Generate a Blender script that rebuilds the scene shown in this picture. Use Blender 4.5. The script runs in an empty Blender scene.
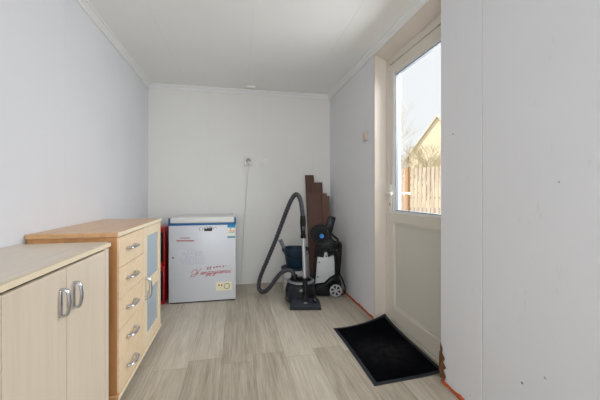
import bpy, bmesh, math, random
from mathutils import Vector, Matrix, Euler
random.seed(7)
C = bpy.context.scene.collection
SC = bpy.context.scene
PI = math.pi
# ------------------------------------------------------------------ camera numbers
F = 310.0; YAW = math.radians(11.66); EYE = 1.084; HZ = 193.0
SA, CA = math.sin(YAW), math.cos(YAW)
def P(px, py, d):
    """world point at camera depth d for a measured position"""
    xc = (px-300)/F*d; zc = (HZ-py)/F*d
    return Vector((xc*CA + d*SA, d*CA - xc*SA, EYE+zc))
def onY(px, py, Y):
    k = (px-300)/F; d = Y/(CA-k*SA); return P(px, py, d)
def onX(px, py, X):
    k = (px-300)/F; d = X/(SA+k*CA); return P(px, py, d)
# room
XL, XR, YB, YR, ZC = -0.966, 1.160, 3.75, -2.3, 2.306

# ------------------------------------------------------------------ materials
def lin(c):
    return tuple(((v/255)/12.92 if v/255 <= .04045 else ((v/255+.055)/1.055)**2.4) for v in c)
def newmat(name):
    m = bpy.data.materials.new(name); m.use_nodes = True
    return m, m.node_tree, m.node_tree.nodes['Principled BSDF']
def mat(name, rgb, rough=.5, metal=0, var=.06, vscale=8, bump=0, bscale=120, spec=.5, coat=0):
    m, nt, b = newmat(name)
    c = lin(rgb)
    tc = nt.nodes.new('ShaderNodeTexCoord')
    n = nt.nodes.new('ShaderNodeTexNoise'); n.inputs['Scale'].default_value = vscale; n.inputs['Detail'].default_value = 3
    nt.links.new(tc.outputs['Object'], n.inputs['Vector'])
    mx = nt.nodes.new('ShaderNodeMix'); mx.data_type = 'RGBA'
    mx.inputs['A'].default_value = tuple(v*(1-var) for v in c)+(1,)
    mx.inputs['B'].default_value = tuple(min(1, v*(1+var)) for v in c)+(1,)
    nt.links.new(n.outputs['Fac'], mx.inputs['Factor'])
    nt.links.new(mx.outputs['Result'], b.inputs['Base Color'])
    b.inputs['Roughness'].default_value = rough; b.inputs['Metallic'].default_value = metal
    b.inputs['Specular IOR Level'].default_value = spec; b.inputs['Coat Weight'].default_value = coat
    if bump:
        n2 = nt.nodes.new('ShaderNodeTexNoise'); n2.inputs['Scale'].default_value = bscale
        nt.links.new(tc.outputs['Object'], n2.inputs['Vector'])
        bp = nt.nodes.new('ShaderNodeBump'); bp.inputs['Strength'].default_value = bump; bp.inputs['Distance'].default_value = .01
        nt.links.new(n2.outputs['Fac'], bp.inputs['Height']); nt.links.new(bp.outputs['Normal'], b.inputs['Normal'])
    return m
def wood(name, rgb, stretch=(60, 60, 3), rough=.4, contrast=.14, spec=.5, rgb2=None):
    m, nt, b = newmat(name)
    c = lin(rgb); c2 = lin(rgb2) if rgb2 else tuple(v*(1-2*contrast) for v in c)
    tc = nt.nodes.new('ShaderNodeTexCoord'); mp = nt.nodes.new('ShaderNodeMapping')
    mp.inputs['Scale'].default_value = stretch
    nt.links.new(tc.outputs['Object'], mp.inputs['Vector'])
    n = nt.nodes.new('ShaderNodeTexNoise'); n.inputs['Scale'].default_value = 1; n.inputs['Detail'].default_value = 5
    n.inputs['Distortion'].default_value = .6
    nt.links.new(mp.outputs['Vector'], n.inputs['Vector'])
    r = nt.nodes.new('ShaderNodeValToRGB')
    r.color_ramp.elements[0].position = .35; r.color_ramp.elements[0].color = c2+(1,)
    r.color_ramp.elements[1].position = .62; r.color_ramp.elements[1].color = c+(1,)
    nt.links.new(n.outputs['Fac'], r.inputs['Fac']); nt.links.new(r.outputs['Color'], b.inputs['Base Color'])
    b.inputs['Roughness'].default_value = rough; b.inputs['Specular IOR Level'].default_value = spec
    return m
def math_node(nt, op, a, b=None, c=None):
    n = nt.nodes.new('ShaderNodeMath'); n.operation = op
    for i, v in enumerate((a, b, c)):
        if v is None: continue
        if isinstance(v, (int, float)): n.inputs[i].default_value = v
        else: nt.links.new(v, n.inputs[i])
    return n.outputs[0]
def wallmat(name, rgb, axis, seam=.60, off=0, marks=(), rough=.55, scuff=0):
    """painted sheet wall, shallow grooves between the sheets, a few scuffs and nail holes"""
    m, nt, b = newmat(name); c = lin(rgb)
    tc = nt.nodes.new('ShaderNodeTexCoord'); sp = nt.nodes.new('ShaderNodeSeparateXYZ')
    nt.links.new(tc.outputs['Object'], sp.inputs['Vector'])
    q = math_node(nt, 'ADD', sp.outputs[axis], 100*seam-off)
    q = math_node(nt, 'MODULO', q, seam)
    q = math_node(nt, 'SUBTRACT', q, seam/2); q = math_node(nt, 'ABSOLUTE', q)
    q = math_node(nt, 'SUBTRACT', seam/2, q)               # distance to nearest seam
    g = nt.nodes.new('ShaderNodeMapRange'); g.inputs['From Min'].default_value = 0; g.inputs['From Max'].default_value = .006
    nt.links.new(q, g.inputs['Value'])
    n = nt.nodes.new('ShaderNodeTexNoise'); n.inputs['Scale'].default_value = 60; n.inputs['Detail'].default_value = 4
    nt.links.new(tc.outputs['Object'], n.inputs['Vector'])
    h = math_node(nt, 'MULTIPLY_ADD', n.outputs['Fac'], .06, g.outputs['Result'])
    bp = nt.nodes.new('ShaderNodeBump'); bp.inputs['Strength'].default_value = .7; bp.inputs['Distance'].default_value = .002
    nt.links.new(h, bp.inputs['Height']); nt.links.new(bp.outputs['Normal'], b.inputs['Normal'])
    n3 = nt.nodes.new('ShaderNodeTexNoise'); n3.inputs['Scale'].default_value = 3; n3.inputs['Detail'].default_value = 6
    nt.links.new(tc.outputs['Object'], n3.inputs['Vector'])
    mx = nt.nodes.new('ShaderNodeMix'); mx.data_type = 'RGBA'
    mx.inputs['A'].default_value = tuple(v*.965 for v in c)+(1,); mx.inputs['B'].default_value = tuple(min(1, v*1.025) for v in c)+(1,)
    nt.links.new(n3.outputs['Fac'], mx.inputs['Factor'])
    col = mx.outputs['Result']
    if scuff:
        n4 = nt.nodes.new('ShaderNodeTexNoise'); n4.inputs['Scale'].default_value = 7; n4.inputs['Detail'].default_value = 8; n4.inputs['Roughness'].default_value = .75
        mp = nt.nodes.new('ShaderNodeMapping'); mp.inputs['Scale'].default_value = (1, 2.2, .8)
        nt.links.new(tc.outputs['Object'], mp.inputs['Vector']); nt.links.new(mp.outputs['Vector'], n4.inputs['Vector'])
        r = nt.nodes.new('ShaderNodeMapRange'); r.inputs['From Min'].default_value = .61; r.inputs['From Max'].default_value = .74; r.inputs['To Max'].default_value = scuff
        nt.links.new(n4.outputs['Fac'], r.inputs['Value'])
        m2 = nt.nodes.new('ShaderNodeMix'); m2.data_type = 'RGBA'; m2.inputs['B'].default_value = lin((150, 145, 140))+(1,)
        nt.links.new(r.outputs['Result'], m2.inputs['Factor']); nt.links.new(col, m2.inputs['A']); col = m2.outputs['Result']
    for (pt, rad, cc) in marks:
        vd = nt.nodes.new('ShaderNodeVectorMath'); vd.operation = 'DISTANCE'; vd.inputs[1].default_value = pt
        nt.links.new(tc.outputs['Object'], vd.inputs[0])
        r = nt.nodes.new('ShaderNodeMapRange'); r.inputs['From Min'].default_value = rad*1.3; r.inputs['From Max'].default_value = rad*.6
        nt.links.new(vd.outputs['Value'], r.inputs['Value'])
        m2 = nt.nodes.new('ShaderNodeMix'); m2.data_type = 'RGBA'; m2.inputs['B'].default_value = lin(cc)+(1,)
        nt.links.new(r.outputs['Result'], m2.inputs['Factor']); nt.links.new(col, m2.inputs['A']); col = m2.outputs['Result']
    nt.links.new(col, b.inputs['Base Color']); b.inputs['Roughness'].default_value = rough
    b.inputs['Specular IOR Level'].default_value = .35
    return m
def floormat():
    m, nt, b = newmat('grey_oak_laminate')
    tc = nt.nodes.new('ShaderNodeTexCoord'); sp = nt.nodes.new('ShaderNodeSeparateXYZ')
    nt.links.new(tc.outputs['Object'], sp.inputs['Vector'])
    cb = nt.nodes.new('ShaderNodeCombineXYZ')
    nt.links.new(sp.outputs[1], cb.inputs[0]); nt.links.new(sp.outputs[0], cb.inputs[1])
    mpb = nt.nodes.new('ShaderNodeMapping'); mpb.inputs['Location'].default_value = (-2.10+2.6, .09, 0)
    nt.links.new(cb.outputs['Vector'], mpb.inputs['Vector'])
    br = nt.nodes.new('ShaderNodeTexBrick')
    br.offset = .06; br.offset_frequency = 2
    br.inputs['Scale'].default_value = 1; br.inputs['Brick Width'].default_value = 1.30; br.inputs['Row Height'].default_value = .205
    br.inputs['Mortar Size'].default_value = .0012; br.inputs['Mortar Smooth'].default_value = .2; br.inputs['Bias'].default_value = 0
    br.inputs['Color1'].default_value = (0, 0, 0, 1); br.inputs['Color2'].default_value = (1, 1, 1, 1); br.inputs['Mortar'].default_value = (.5, .5, .5, 1)
    nt.links.new(mpb.outputs['Vector'], br.inputs['Vector'])
    # grain shifted per plank
    sh = nt.nodes.new('ShaderNodeVectorMath'); sh.operation = 'MULTIPLY_ADD'; sh.inputs[1].default_value = (3.1, 7.7, 5.3)
    nt.links.new(br.outputs['Color'], sh.inputs[0]); nt.links.new(tc.outputs['Object'], sh.inputs[2])
    mp = nt.nodes.new('ShaderNodeMapping'); mp.inputs['Scale'].default_value = (85, 3.6, 1)
    nt.links.new(sh.outputs['Vector'], mp.inputs['Vector'])
    n = nt.nodes.new('ShaderNodeTexNoise'); n.inputs['Scale'].default_value = 1; n.inputs['Detail'].default_value = 7; n.inputs['Distortion'].default_value = .8; n.inputs['Roughness'].default_value = .62
    nt.links.new(mp.outputs['Vector'], n.inputs['Vector'])
    mp2 = nt.nodes.new('ShaderNodeMapping'); mp2.inputs['Scale'].default_value = (9, .9, 1)
    nt.links.new(sh.outputs['Vector'], mp2.inputs['Vector'])
    n2 = nt.nodes.new('ShaderNodeTexNoise'); n2.inputs['Scale'].default_value = 1; n2.inputs['Detail'].default_value = 3; n2.inputs['Distortion'].default_value = 2
    nt.links.new(mp2.outputs['Vector'], n2.inputs['Vector'])
    r = nt.nodes.new('ShaderNodeValToRGB')
    r.color_ramp.elements[0].position = .30; r.color_ramp.elements[0].color = lin((140, 130, 115))+(1,)
    r.color_ramp.elements[1].position = .68; r.color_ramp.elements[1].color = lin((202, 194, 180))+(1,)
    e = r.color_ramp.elements.new(.48); e.color = lin((176, 165, 148))+(1,)
    f = math_node(nt, 'MULTIPLY_ADD', n2.outputs['Fac'], .26, math_node(nt, 'MULTIPLY_ADD', n.outputs['Fac'], .56, .085))
    rb = nt.nodes.new('ShaderNodeSeparateColor'); nt.links.new(br.outputs['Color'], rb.inputs['Color'])
    f = math_node(nt, 'MULTIPLY_ADD', math_node(nt, 'SUBTRACT', rb.outputs[0], .5), .20, f)
    nt.links.new(f, r.inputs['Fac'])
    mx = nt.nodes.new('ShaderNodeMix'); mx.data_type = 'RGBA'; mx.inputs['B'].default_value = lin((122, 114, 104))+(1,)
    nt.links.new(r.outputs['Color'], mx.inputs['A'])
    nt.links.new(math_node(nt, 'MULTIPLY', br.outputs['Fac'], .85), mx.inputs['Factor'])
    nt.links.new(mx.outputs['Result'], b.inputs['Base Color'])
    b.inputs['Roughness'].default_value = .42
    bp = nt.nodes.new('ShaderNodeBump'); bp.inputs['Strength'].default_value = .12; bp.inputs['Distance'].default_value = .002
    nt.links.new(n.outputs['Fac'], bp.inputs['Height']); nt.links.new(bp.outputs['Normal'], b.inputs['Normal'])
    return m
def glassmat(name, tint=(1, 1, 1), refl=.06, rough=0):
    m = bpy.data.materials.new(name); m.use_nodes = True; nt = m.node_tree
    nt.nodes.clear()
    o = nt.nodes.new('ShaderNodeOutputMaterial'); mx = nt.nodes.new('ShaderNodeMixShader')
    t = nt.nodes.new('ShaderNodeBsdfTransparent'); g = nt.nodes.new('ShaderNodeBsdfGlossy')
    t.inputs['Color'].default_value = tint+(1,); g.inputs['Roughness'].default_value = rough
    mx.inputs['Fac'].default_value = refl
    nt.links.new(t.outputs[0], mx.inputs[1]); nt.links.new(g.outputs[0], mx.inputs[2]); nt.links.new(mx.outputs[0], o.inputs[0])
    return m
def emit(name, rgb, s):
    m, nt, b = newmat(name)
    b.inputs['Emission Color'].default_value = lin(rgb)+(1,); b.inputs['Emission Strength'].default_value = s
    b.inputs['Base Color'].default_value = lin(rgb)+(1,)
    return m

M = {}
M['floor'] = floormat()
M['ceiling'] = wallmat('ceiling_sheet', (240, 240, 238), 0, .68, .112)
M['wall_l'] = wallmat('wall_paint_left', (222, 222, 226), 1, .557, .355)
M['wall_b'] = wallmat('wall_paint_back', (226, 225, 221), 0, .62, .30)
hole = (70, 62, 56)
marks = [(tuple(onX(453, 134, XR)), .005, (150, 146, 142)), (tuple(onX(522, 383, XR)), .0048, hole),
         (tuple(onX(545, 378, XR)), .005, (165, 163, 160)), (tuple(onX(559, 182, XR)), .004, (165, 163, 161)),
         (tuple(onX(470, 395, XR)), .003, (160, 152, 145))]
M['wall_r'] = wallmat('wall_paint_right', (222, 222, 225), 1, .62, .665, marks, scuff=.22)
M['trim'] = mat('trim_paint', (232, 232, 231), .45, var=.02)
M['jamb'] = mat('jamb_cream_paint', (212, 201, 190), .5, var=.03, vscale=5)
M['door'] = mat('door_cream_plastic', (214, 207, 195), .35, var=.02, vscale=4)
M['door_panel'] = mat('door_panel_satin', (206, 203, 192), .4, var=.03, vscale=3)
M['bead'] = mat('glazing_bead_white', (216, 216, 216), .35, var=.03)
M['gasket'] = mat('gasket_blue_grey', (120, 128, 142), .5)
M['glass'] = glassmat('door_glass', (.97, .98, .98), .05)
M['orange'] = mat('orange_primer_strip', (176, 78, 40), .8, var=.25, vscale=25, bump=.4, bscale=60)
M['splinter'] = wood('broken_wood', (128, 88, 52), (80, 80, 12), .8, .3)
M['dark_hole'] = mat('dark_gap', (52, 40, 32), .9)
M['maple'] = wood('pale_maple_veneer', (224, 209, 189), (45, 45, 2.2), .38, .025)
M['maple_y'] = wood('pale_maple_top', (216, 202, 184), (45, 2.2, 45), .30, .05)
M['maple_warm'] = wood('warm_maple_front', (240, 213, 178), (3, 45, 45), .38, .05)
M['maple_door'] = wood('warm_maple_door', (240, 219, 186), (45, 45, 3), .38, .05)
M['beech'] = wood('beech_brown', (206, 152, 100), (40, 40, 2.5), .38, .09)
M['beech_y'] = wood('beech_brown_top', (214, 168, 120), (40, 2.5, 40), .28, .08)
M['edge'] = mat('pale_edge_band', (238, 222, 194), .4, var=.03)
M['inner'] = mat('cabinet_shadow_gap', (120, 88, 58), .7)
M['chrome'] = mat('satin_steel', (200, 202, 208), .22, 1, .02)
M['blueglass'] = mat('blue_grey_frosted_glass', (164, 178, 190), .18, var=.04, vscale=2)
M['fz'] = mat('freezer_white_enamel', (206, 208, 214), .3, var=.012, vscale=4)
M['fz_lid'] = mat('freezer_lid_cream', (216, 215, 211), .4, var=.02)
M['blue'] = mat('freezer_blue_trim', (20, 92, 152), .35)
M['red_ink'] = mat('red_print', (186, 32, 42), .5)
M['redpale_ink'] = mat('faded_red_print', (196, 96, 100), .5)
M['blue_ink'] = mat('pale_blue_print', (178, 184, 208), .5)
M['grey_ink'] = mat('grey_print', (104, 108, 116), .5)
M['black_ink'] = mat('black_print', (24, 24, 28), .4)
M['white_ink'] = mat('white_print', (235, 235, 238), .4)
M['label_blue'] = mat('label_blue', (28, 138, 186), .5)
M['label_teal'] = mat('label_teal', (40, 150, 172), .5)
M['label_white'] = mat('label_white', (228, 226, 220), .5)
M['label_pink'] = mat('label_pink', (226, 176, 152), .5)
M['label_green'] = mat('label_green', (136, 180, 130), .5)
M['plate'] = mat('rating_plate_cream', (228, 222, 192), .5)
M['foot'] = mat('black_rubber', (26, 26, 28), .7)
M['white_plastic'] = mat('white_plastic', (226, 224, 218), .4, var=.02)
M['white_cable'] = mat('white_cable', (214, 212, 208), .5)
M['socket_dark'] = mat('socket_recess', (158, 156, 152), .6)
M['cream_plastic'] = mat('aged_cream_plastic', (206, 194, 182), .4, var=.03)
M['red_plastic'] = mat('red_plastic', (168, 24, 30), .35)
M['black_plastic'] = mat('black_plastic', (15, 16, 18), .42, var=.2, spec=.25)
M['black_gloss'] = mat('black_gloss', (13, 14, 19), .2, var=.2, spec=.35)
M['dark_blue_plastic'] = mat('dark_blue_tinted_plastic', (30, 34, 44), .3, var=.2, spec=.35)
M['hose'] = mat('grey_hose', (62, 62, 68), .35, spec=.4)
M['silver'] = mat('silver_plastic', (146, 148, 152), .30, .6, .02)
M['alu'] = mat('aluminium_tube', (200, 202, 206), .3, .7, .02)
M['bucket_blue'] = mat('blue_bucket_plastic', (20, 46, 66), .45, var=.12)
M['bucket_white'] = mat('white_bucket_plastic', (206, 206, 204), .45)
M['trowel'] = mat('grey_metal_tool', (112, 113, 116), .5, .2)
M['board_front'] = wood('reddish_brown_board', (96, 62, 50), (70, 70, 2), .5, .12)
M['board_mid'] = wood('chestnut_board', (90, 60, 49), (60, 60, 2), .5, .12)
M['board_tan'] = wood('tan_brown_board', (112, 76, 58), (60, 60, 2), .5, .12)
M['board_grey'] = wood('grey_brown_board', (108, 94, 84), (60, 60, 2), .6, .12)
M['washer_white'] = mat('washer_pale_grey_plastic', (196, 198, 199), .35, var=.03)
M['hubcap'] = mat('hubcap_grey', (168, 169, 170), .4)
M['washer_blue'] = mat('washer_blue_hub', (36, 132, 214), .35)
M['rubber'] = mat('mat_rubber', (34, 37, 45), .6, var=.08, spec=.25, bump=.1)
M['pile'] = mat('mat_black_pile', (9, 10, 15), 1, var=.6, vscale=9, bump=.7, bscale=420, spec=.03)
M['fence'] = wood('fence_weathered_board', (224, 205, 182), (30, 30, 2.5), .8, .16)
M['fence_post'] = wood('fence_orange_post', (206, 160, 116), (30, 30, 2.5), .8, .1)
M['render_wall'] = mat('house_cream_render', (244, 230, 196), .85, var=.04)
M['roof'] = mat('roof_tiles', (168, 124, 92), .8, var=.2, vscale=12)
M['barge'] = mat('barge_board_cream', (236, 222, 196), .7)
M['bark'] = mat('bare_bark', (226, 216, 204), .9, var=.2)
M['bark_dark'] = mat('shrub_bark', (200, 184, 150), .9, var=.25)
M['paving'] = mat('garden_paving', (170, 164, 154), .9, var=.15, vscale=3)
M['globe'] = glassmat('globe_glass', (.98, .98, .98), .06)

def dusty(m, ctr, rad, rgb, amt):
    """a soft scattered dust mark with a place of its own"""
    nt = m.node_tree; b = nt.nodes['Principled BSDF']; src = b.inputs['Base Color'].links[0].from_socket
    tc = nt.nodes.new('ShaderNodeTexCoord'); vd = nt.nodes.new('ShaderNodeVectorMath'); vd.operation = 'DISTANCE'; vd.inputs[1].default_value = ctr
    nt.links.new(tc.outputs['Object'], vd.inputs[0])
    r = nt.nodes.new('ShaderNodeMapRange'); r.inputs['From Min'].default_value = rad; r.inputs['From Max'].default_value = 0; r.inputs['To Max'].default_value = amt
    nt.links.new(vd.outputs['Value'], r.inputs['Value'])
    n = nt.nodes.new('ShaderNodeTexNoise'); n.inputs['Scale'].default_value = 22; n.inputs['Detail'].default_value = 5
    nt.links.new(tc.outputs['Object'], n.inputs['Vector'])
    f = math_node(nt, 'MULTIPLY', r.outputs['Result'], math_node(nt, 'POWER', n.outputs['Fac'], 2))
    mx = nt.nodes.new('ShaderNodeMix'); mx.data_type = 'RGBA'; mx.inputs['B'].default_value = lin(rgb)+(1,)
    nt.links.new(f, mx.inputs['Factor']); nt.links.new(src, mx.inputs['A']); nt.links.new(mx.outputs['Result'], b.inputs['Base Color'])
dusty(M['pile'], (.0, -.05, 0), .24, (84, 81, 80), .6)
# ------------------------------------------------------------------ mesh helpers
def bx(bm, x0, x1, y0, y1, z0, z1, bev=0, seg=2):
    g = bmesh.ops.create_cube(bm, size=1)
    vs = g['verts']
    for v in vs:
        v.co = Vector((x0 if v.co.x < 0 else x1, y0 if v.co.y < 0 else y1, z0 if v.co.z < 0 else z1))
    if bev:
        es = list({e for v in vs for e in v.link_edges})
        bmesh.ops.bevel(bm, geom=es, offset=bev, segments=seg, affect='EDGES', profile=.5)
def BX(*a, **k):
    bm = bmesh.new(); bx(bm, *a, **k); return bm
def smoothpath(pts, n=8, closed=False):
    pts = [Vector(p) for p in pts]; out = []
    N = len(pts); rng = N if closed else N-1
    for i in range(rng):
        g = (lambda k: pts[k % N]) if closed else (lambda k: pts[max(0, min(N-1, k))])
        p0, p1, p2, p3 = g(i-1), g(i), g(i+1), g(i+2)
        for k in range(n):
            t = k/n
            out.append(.5*((2*p1)+(p2-p0)*t+(2*p0-5*p1+4*p2-p3)*t*t+(3*p1-p0-3*p2+p3)*t**3))
    if not closed: out.append(pts[-1])
    return out
def tube(bm, path, r, seg=10, closed=False, cap=True, sq=None):
    """sweep; r may be a number or function of index. sq=(a,b) for elliptic section"""
    path = [Vector(p) for p in path]; N = len(path); rings = []
    prev = None
    for i, p in enumerate(path):
        if closed: t = path[(i+1) % N]-path[i-1]
        else: t = path[min(i+1, N-1)]-path[max(i-1, 0)]
        t = t.normalized() if t.length > 1e-9 else Vector((0, 0, 1))
        if prev is None:
            a = Vector((0, 0, 1)) if abs(t.z) < .9 else Vector((1, 0, 0))
            u = t.cross(a).normalized()
        else:
            u = prev-t*prev.dot(t)
            u = u.normalized() if u.length > 1e-6 else t.orthogonal().normalized()
        prev = u; w = t.cross(u)
        rr = r(i) if callable(r) else r
        a, b_ = (sq if sq else (1, 1))
        rings.append([bm.verts.new(p+u*math.cos(2*PI*k/seg)*rr*a+w*math.sin(2*PI*k/seg)*rr*b_) for k in range(seg)])
    L = N if closed else N-1
    for i in range(L):
        A, B = rings[i], rings[(i+1) % N]
        for k in range(seg):
            bm.faces.new((A[k], A[(k+1) % seg], B[(k+1) % seg], B[k]))
    if cap and not closed:
        bm.faces.new(list(reversed(rings[0]))); bm.faces.new(rings[-1])
def lathe(bm, prof, seg=32, ctr=(0, 0, 0), M4=None, sx=1, sy=1):
    rings = []
    for (r, z) in prof:
        rings.append([Vector((r*math.cos(2*PI*k/seg)*sx, r*math.sin(2*PI*k/seg)*sy, z)) for k in range(seg)])
    c = Vector(ctr)
    vs = [[bm.verts.new((M4 @ p if M4 else p)+c) for p in ring] for ring in rings]
    for A, B in zip(vs, vs[1:]):
        for k in range(seg):
            bm.faces.new((A[k], A[(k+1) % seg], B[(k+1) % seg], B[k]))
    for ring in (vs[0], vs[-1]):
        try: bm.faces.new(ring)
        except ValueError: pass
def prism(bm, poly, f, t0, t1, bev=0):
    """poly: list of 2d; f(u,v,t)->Vector"""
    A = [bm.verts.new(f(u, v, t0)) for u, v in poly]; B = [bm.verts.new(f(u, v, t1)) for u, v in poly]
    n = len(poly)
    fs = [bm.faces.new(A), bm.faces.new(list(reversed(B)))]
    for i in range(n): fs.append(bm.faces.new((A[i], B[i], B[(i+1) % n], A[(i+1) % n])))
    bmesh.ops.recalc_face_normals(bm, faces=fs)
    if bev:
        bmesh.ops.bevel(bm, geom=[e for e in {e for q in fs for e in q.edges}], offset=bev, segments=2, affect='EDGES', profile=.5)
def PR(*a, **k):
    bm = bmesh.new(); prism(bm, *a, **k); return bm
def obj(name, bm, m, parent=None, smooth=False, angle=35):
    me = bpy.data.meshes.new(name); bmesh.ops.recalc_face_normals(bm, faces=bm.faces[:])
    if parent is not None and PARENT_INV.get(parent.name):
        bm.transform(PARENT_INV[parent.name])
    bm.to_mesh(me); bm.free()
    o = bpy.data.objects.new(name, me); C.objects.link(o); me.materials.append(m)
    if smooth:
        me.polygons.foreach_set('use_smooth', [True]*len(me.polygons))
        try: me.set_sharp_from_angle(angle=math.radians(angle))
        except Exception: pass
    if parent is not None: o.parent = parent
    return o
PARENT_INV = {}
def thing(name, label, cat, loc=(0, 0, 0), rotz=0, group=None, world=True):
    """Empty at the thing's base. With world=True its parts are given in room coordinates."""
    o = bpy.data.objects.new(name, None); C.objects.link(o); o.empty_display_size = .05
    o.location = loc; o.rotation_euler = (0, 0, rotz); o['label'] = label; o['category'] = cat
    if group: o['group'] = group
    if world:
        PARENT_INV[o.name] = (Matrix.Translation(loc) @ Matrix.Rotation(rotz, 4, 'Z')).inverted()
    return o
def sub(name, bm, m, part, root, **k):
    """sub-part: parent is a part mesh whose own transform is identity under root"""
    if PARENT_INV.get(root.name): bm.transform(PARENT_INV[root.name])
    return obj(name, bm, m, part, **k)
def tag(o, label, cat, group=None):
    o['label'] = label; o['category'] = cat
    if group: o['group'] = group
    return o
def struct(name, bm, m, parent=None, **k):
    o = obj(name, bm, m, parent, **k)
    if parent is None: o['kind'] = 'structure'
    return o
def ribbon(bm, pts, w, f, n=6, smooth=True):
    """flat printed stroke on a surface: pts 2d, f(u,v)->Vector"""
    p = [Vector((a, b, 0)) for a, b in pts]
    if smooth and len(p) > 2: p = smoothpath(p, n)
    L = []; R = []
    for i, q in enumerate(p):
        t = p[min(i+1, len(p)-1)]-p[max(i-1, 0)]
        t = t.normalized() if t.length > 1e-9 else Vector((1, 0, 0))
        nn = Vector((-t.y, t.x, 0))*w/2
        a, b = q+nn, q-nn
        L.append(bm.verts.new(f(a.x, a.y))); R.append(bm.verts.new(f(b.x, b.y)))
    for i in range(len(p)-1): bm.faces.new((L[i], L[i+1], R[i+1], R[i]))

# ------------------------------------------------------------------ setting
WT = .24                                     # wall thickness
Y0, Y1, ZD = 1.59, 2.459, 2.262              # door opening in the right wall
struct('floor', BX(XL-WT, XR+WT, YR-WT, YB+WT, -.10, 0), M['floor'])
struct('ceiling', BX(XL-WT, XR+WT, YR-WT, YB+WT, ZC, ZC+.10), M['ceiling'])
struct('wall_left', BX(XL-WT, XL, YR-WT, YB+WT, 0, ZC), M['wall_l'])
struct('wall_back', BX(XL, XR, YB, YB+WT, 0, ZC), M['wall_b'])
bm = bmesh.new()
bx(bm, XR, XR+WT, YR-WT, Y0, 0, ZC); bx(bm, XR, XR+WT, Y1, YB+WT, 0, ZC)
bx(bm, XR, XR+WT, Y0, Y1, ZD+.02, ZC)
wr = struct('wall_right', bm, M['wall_r'])
# wall behind the camera; its unseen window is added to let light in
bm = bmesh.new()
bx(bm, XL, -.90, YR-WT, YR, 0, ZC); bx(bm, .80, XR, YR-WT, YR, 0, ZC)
bx(bm, -.90, .80, YR-WT, YR, 0, .85); bx(bm, -.90, .80, YR-WT, YR, 2.15, ZC)
struct('wall_rear', bm, M['wall_b'])
bm = bmesh.new()
for a in ((-.90, -.83, .85, 2.15), (.73, .80, .85, 2.15), (-.83, .73, .85, .92), (-.83, .73, 2.08, 2.15), (-.08, -.02, .92, 2.08)):
    bx(bm, a[0], a[1], YR-.14, YR-.07, a[2], a[3], .006)
w1 = struct('added_window_1', bm, M['trim'])
struct('added_window_pane', BX(-.83, .73, YR-.108, YR-.102, .92, 2.08), M['glass'], w1)
# ceiling cornice strips, an ogee profile swept along each wall
def cornice(name, p0, p1, inward):
    p0, p1, inward = Vector(p0), Vector(p1), Vector(inward)
    prof = [(0, 0), (.044, 0), (.044, -.010), (.034, -.012), (.028, -.020), (.018, -.024), (.014, -.034), (.014, -.042), (0, -.042)]
    bm = bmesh.new()
    A = [bm.verts.new(p0+inward*a+Vector((0, 0, b))) for a, b in prof]; B = [bm.verts.new(p1+inward*a+Vector((0, 0, b))) for a, b in prof]
    n = len(prof); bm.faces.new(A); bm.faces.new(list(reversed(B)))
    for i in range(n): bm.faces.new((A[i], B[i], B[(i+1) % n], A[(i+1) % n]))
    struct(name, bm, M['trim'])
cornice('trim_1', (XL, YR, ZC), (XL, YB, ZC), (1, 0, 0))
cornice('trim_2', (XL, YB, ZC), (XR, YB, ZC), (0, -1, 0))
cornice('trim_3', (XR, YR, ZC), (XR, YB, ZC), (-1, 0, 0))
# orange strip at the foot of the right wall, ragged top edge
def strip(name, ya, yb):
    bm = bmesh.new(); n = int((yb-ya)/.03)
    rows = []
    for i in range(n+1):
        y = ya+(yb-ya)*i/n; h = .017+random.uniform(-.005, .005); t = .010+random.uniform(-.003, .003)
        rows.append([bm.verts.new(q) for q in ((XR, y, 0), (XR-t, y, 0), (XR-t, y, h*.7), (XR-.002, y, h), (XR, y, h))])
    for A, B in zip(rows, rows[1:]):
        for k in range(5): bm.faces.new((A[k], A[(k+1) % 5], B[(k+1) % 5], B[k]))
    bm.faces.new(rows[0]); bm.faces.new(list(reversed(rows[-1])))
    struct(name, bm, M['orange'])
strip('baseboard_right', Y1+.02, YB-.02); strip('baseboard_right_near', YR+.05, Y0-.01)
# jamb lining, frame and door
XF = 1.262                                   # inner face of the door frame
bm = bmesh.new()
bx(bm, XR-.004, XF, Y1-.004, Y1+.018, 0, ZD+.02)                    # far reveal
bx(bm, XR+.03, XF, Y0-.015, Y0+.002, 0, ZD+.02)                      # near reveal
prism(bm, [(XR-.004, ZD), (XF, ZD-.05), (XF, ZD+.02), (XR-.004, ZD+.02)], lambda u, v, t: Vector((u, t, v)), Y0, Y1)
d1 = struct('door_1', bm, M['jamb'])
ZF = ZD-.05
bm = bmesh.new()
bx(bm, XF, XF+.085, Y1-.052, Y1, 0, ZF, .004); bx(bm, XF, XF+.085, Y0, Y0+.05, 0, ZF, .004)
bx(bm, XF, XF+.085, Y0+.05, Y1-.052, ZF-.055, ZF, .004); bx(bm, XF+.001, XR+WT, Y0, Y1, ZF-.001, ZD+.021); bx(bm, XF+.001, XR+WT, Y1-.001, Y1+.018, 0, ZD+.02); bx(bm, XF, XF+.10, Y0+.05, Y1-.052, 0, .018, .003)
struct('door_frame', bm, M['door'], d1)
XD = 1.268; ya, yb = Y0+.052, Y1-.054; zb, zt = .022, ZF-.058
st = .060; zr0, zr1 = .845, .925                                   # stile width, mid rail
yg0, yg1 = ya+st, yb-st
bm = bmesh.new()
bx(bm, XD, XD+.06, ya, yg0, zb, zt, .006); bx(bm, XD, XD+.06, yg1, yb, zb, zt, .006)
bx(bm, XD, XD+.06, yg0, yg1, zt-.085, zt, .006); bx(bm, XD, XD+.06, yg0, yg1, zr0, zr1, .006)
bx(bm, XD, XD+.06, yg0, yg1, zb, zb+.12, .006)
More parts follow.
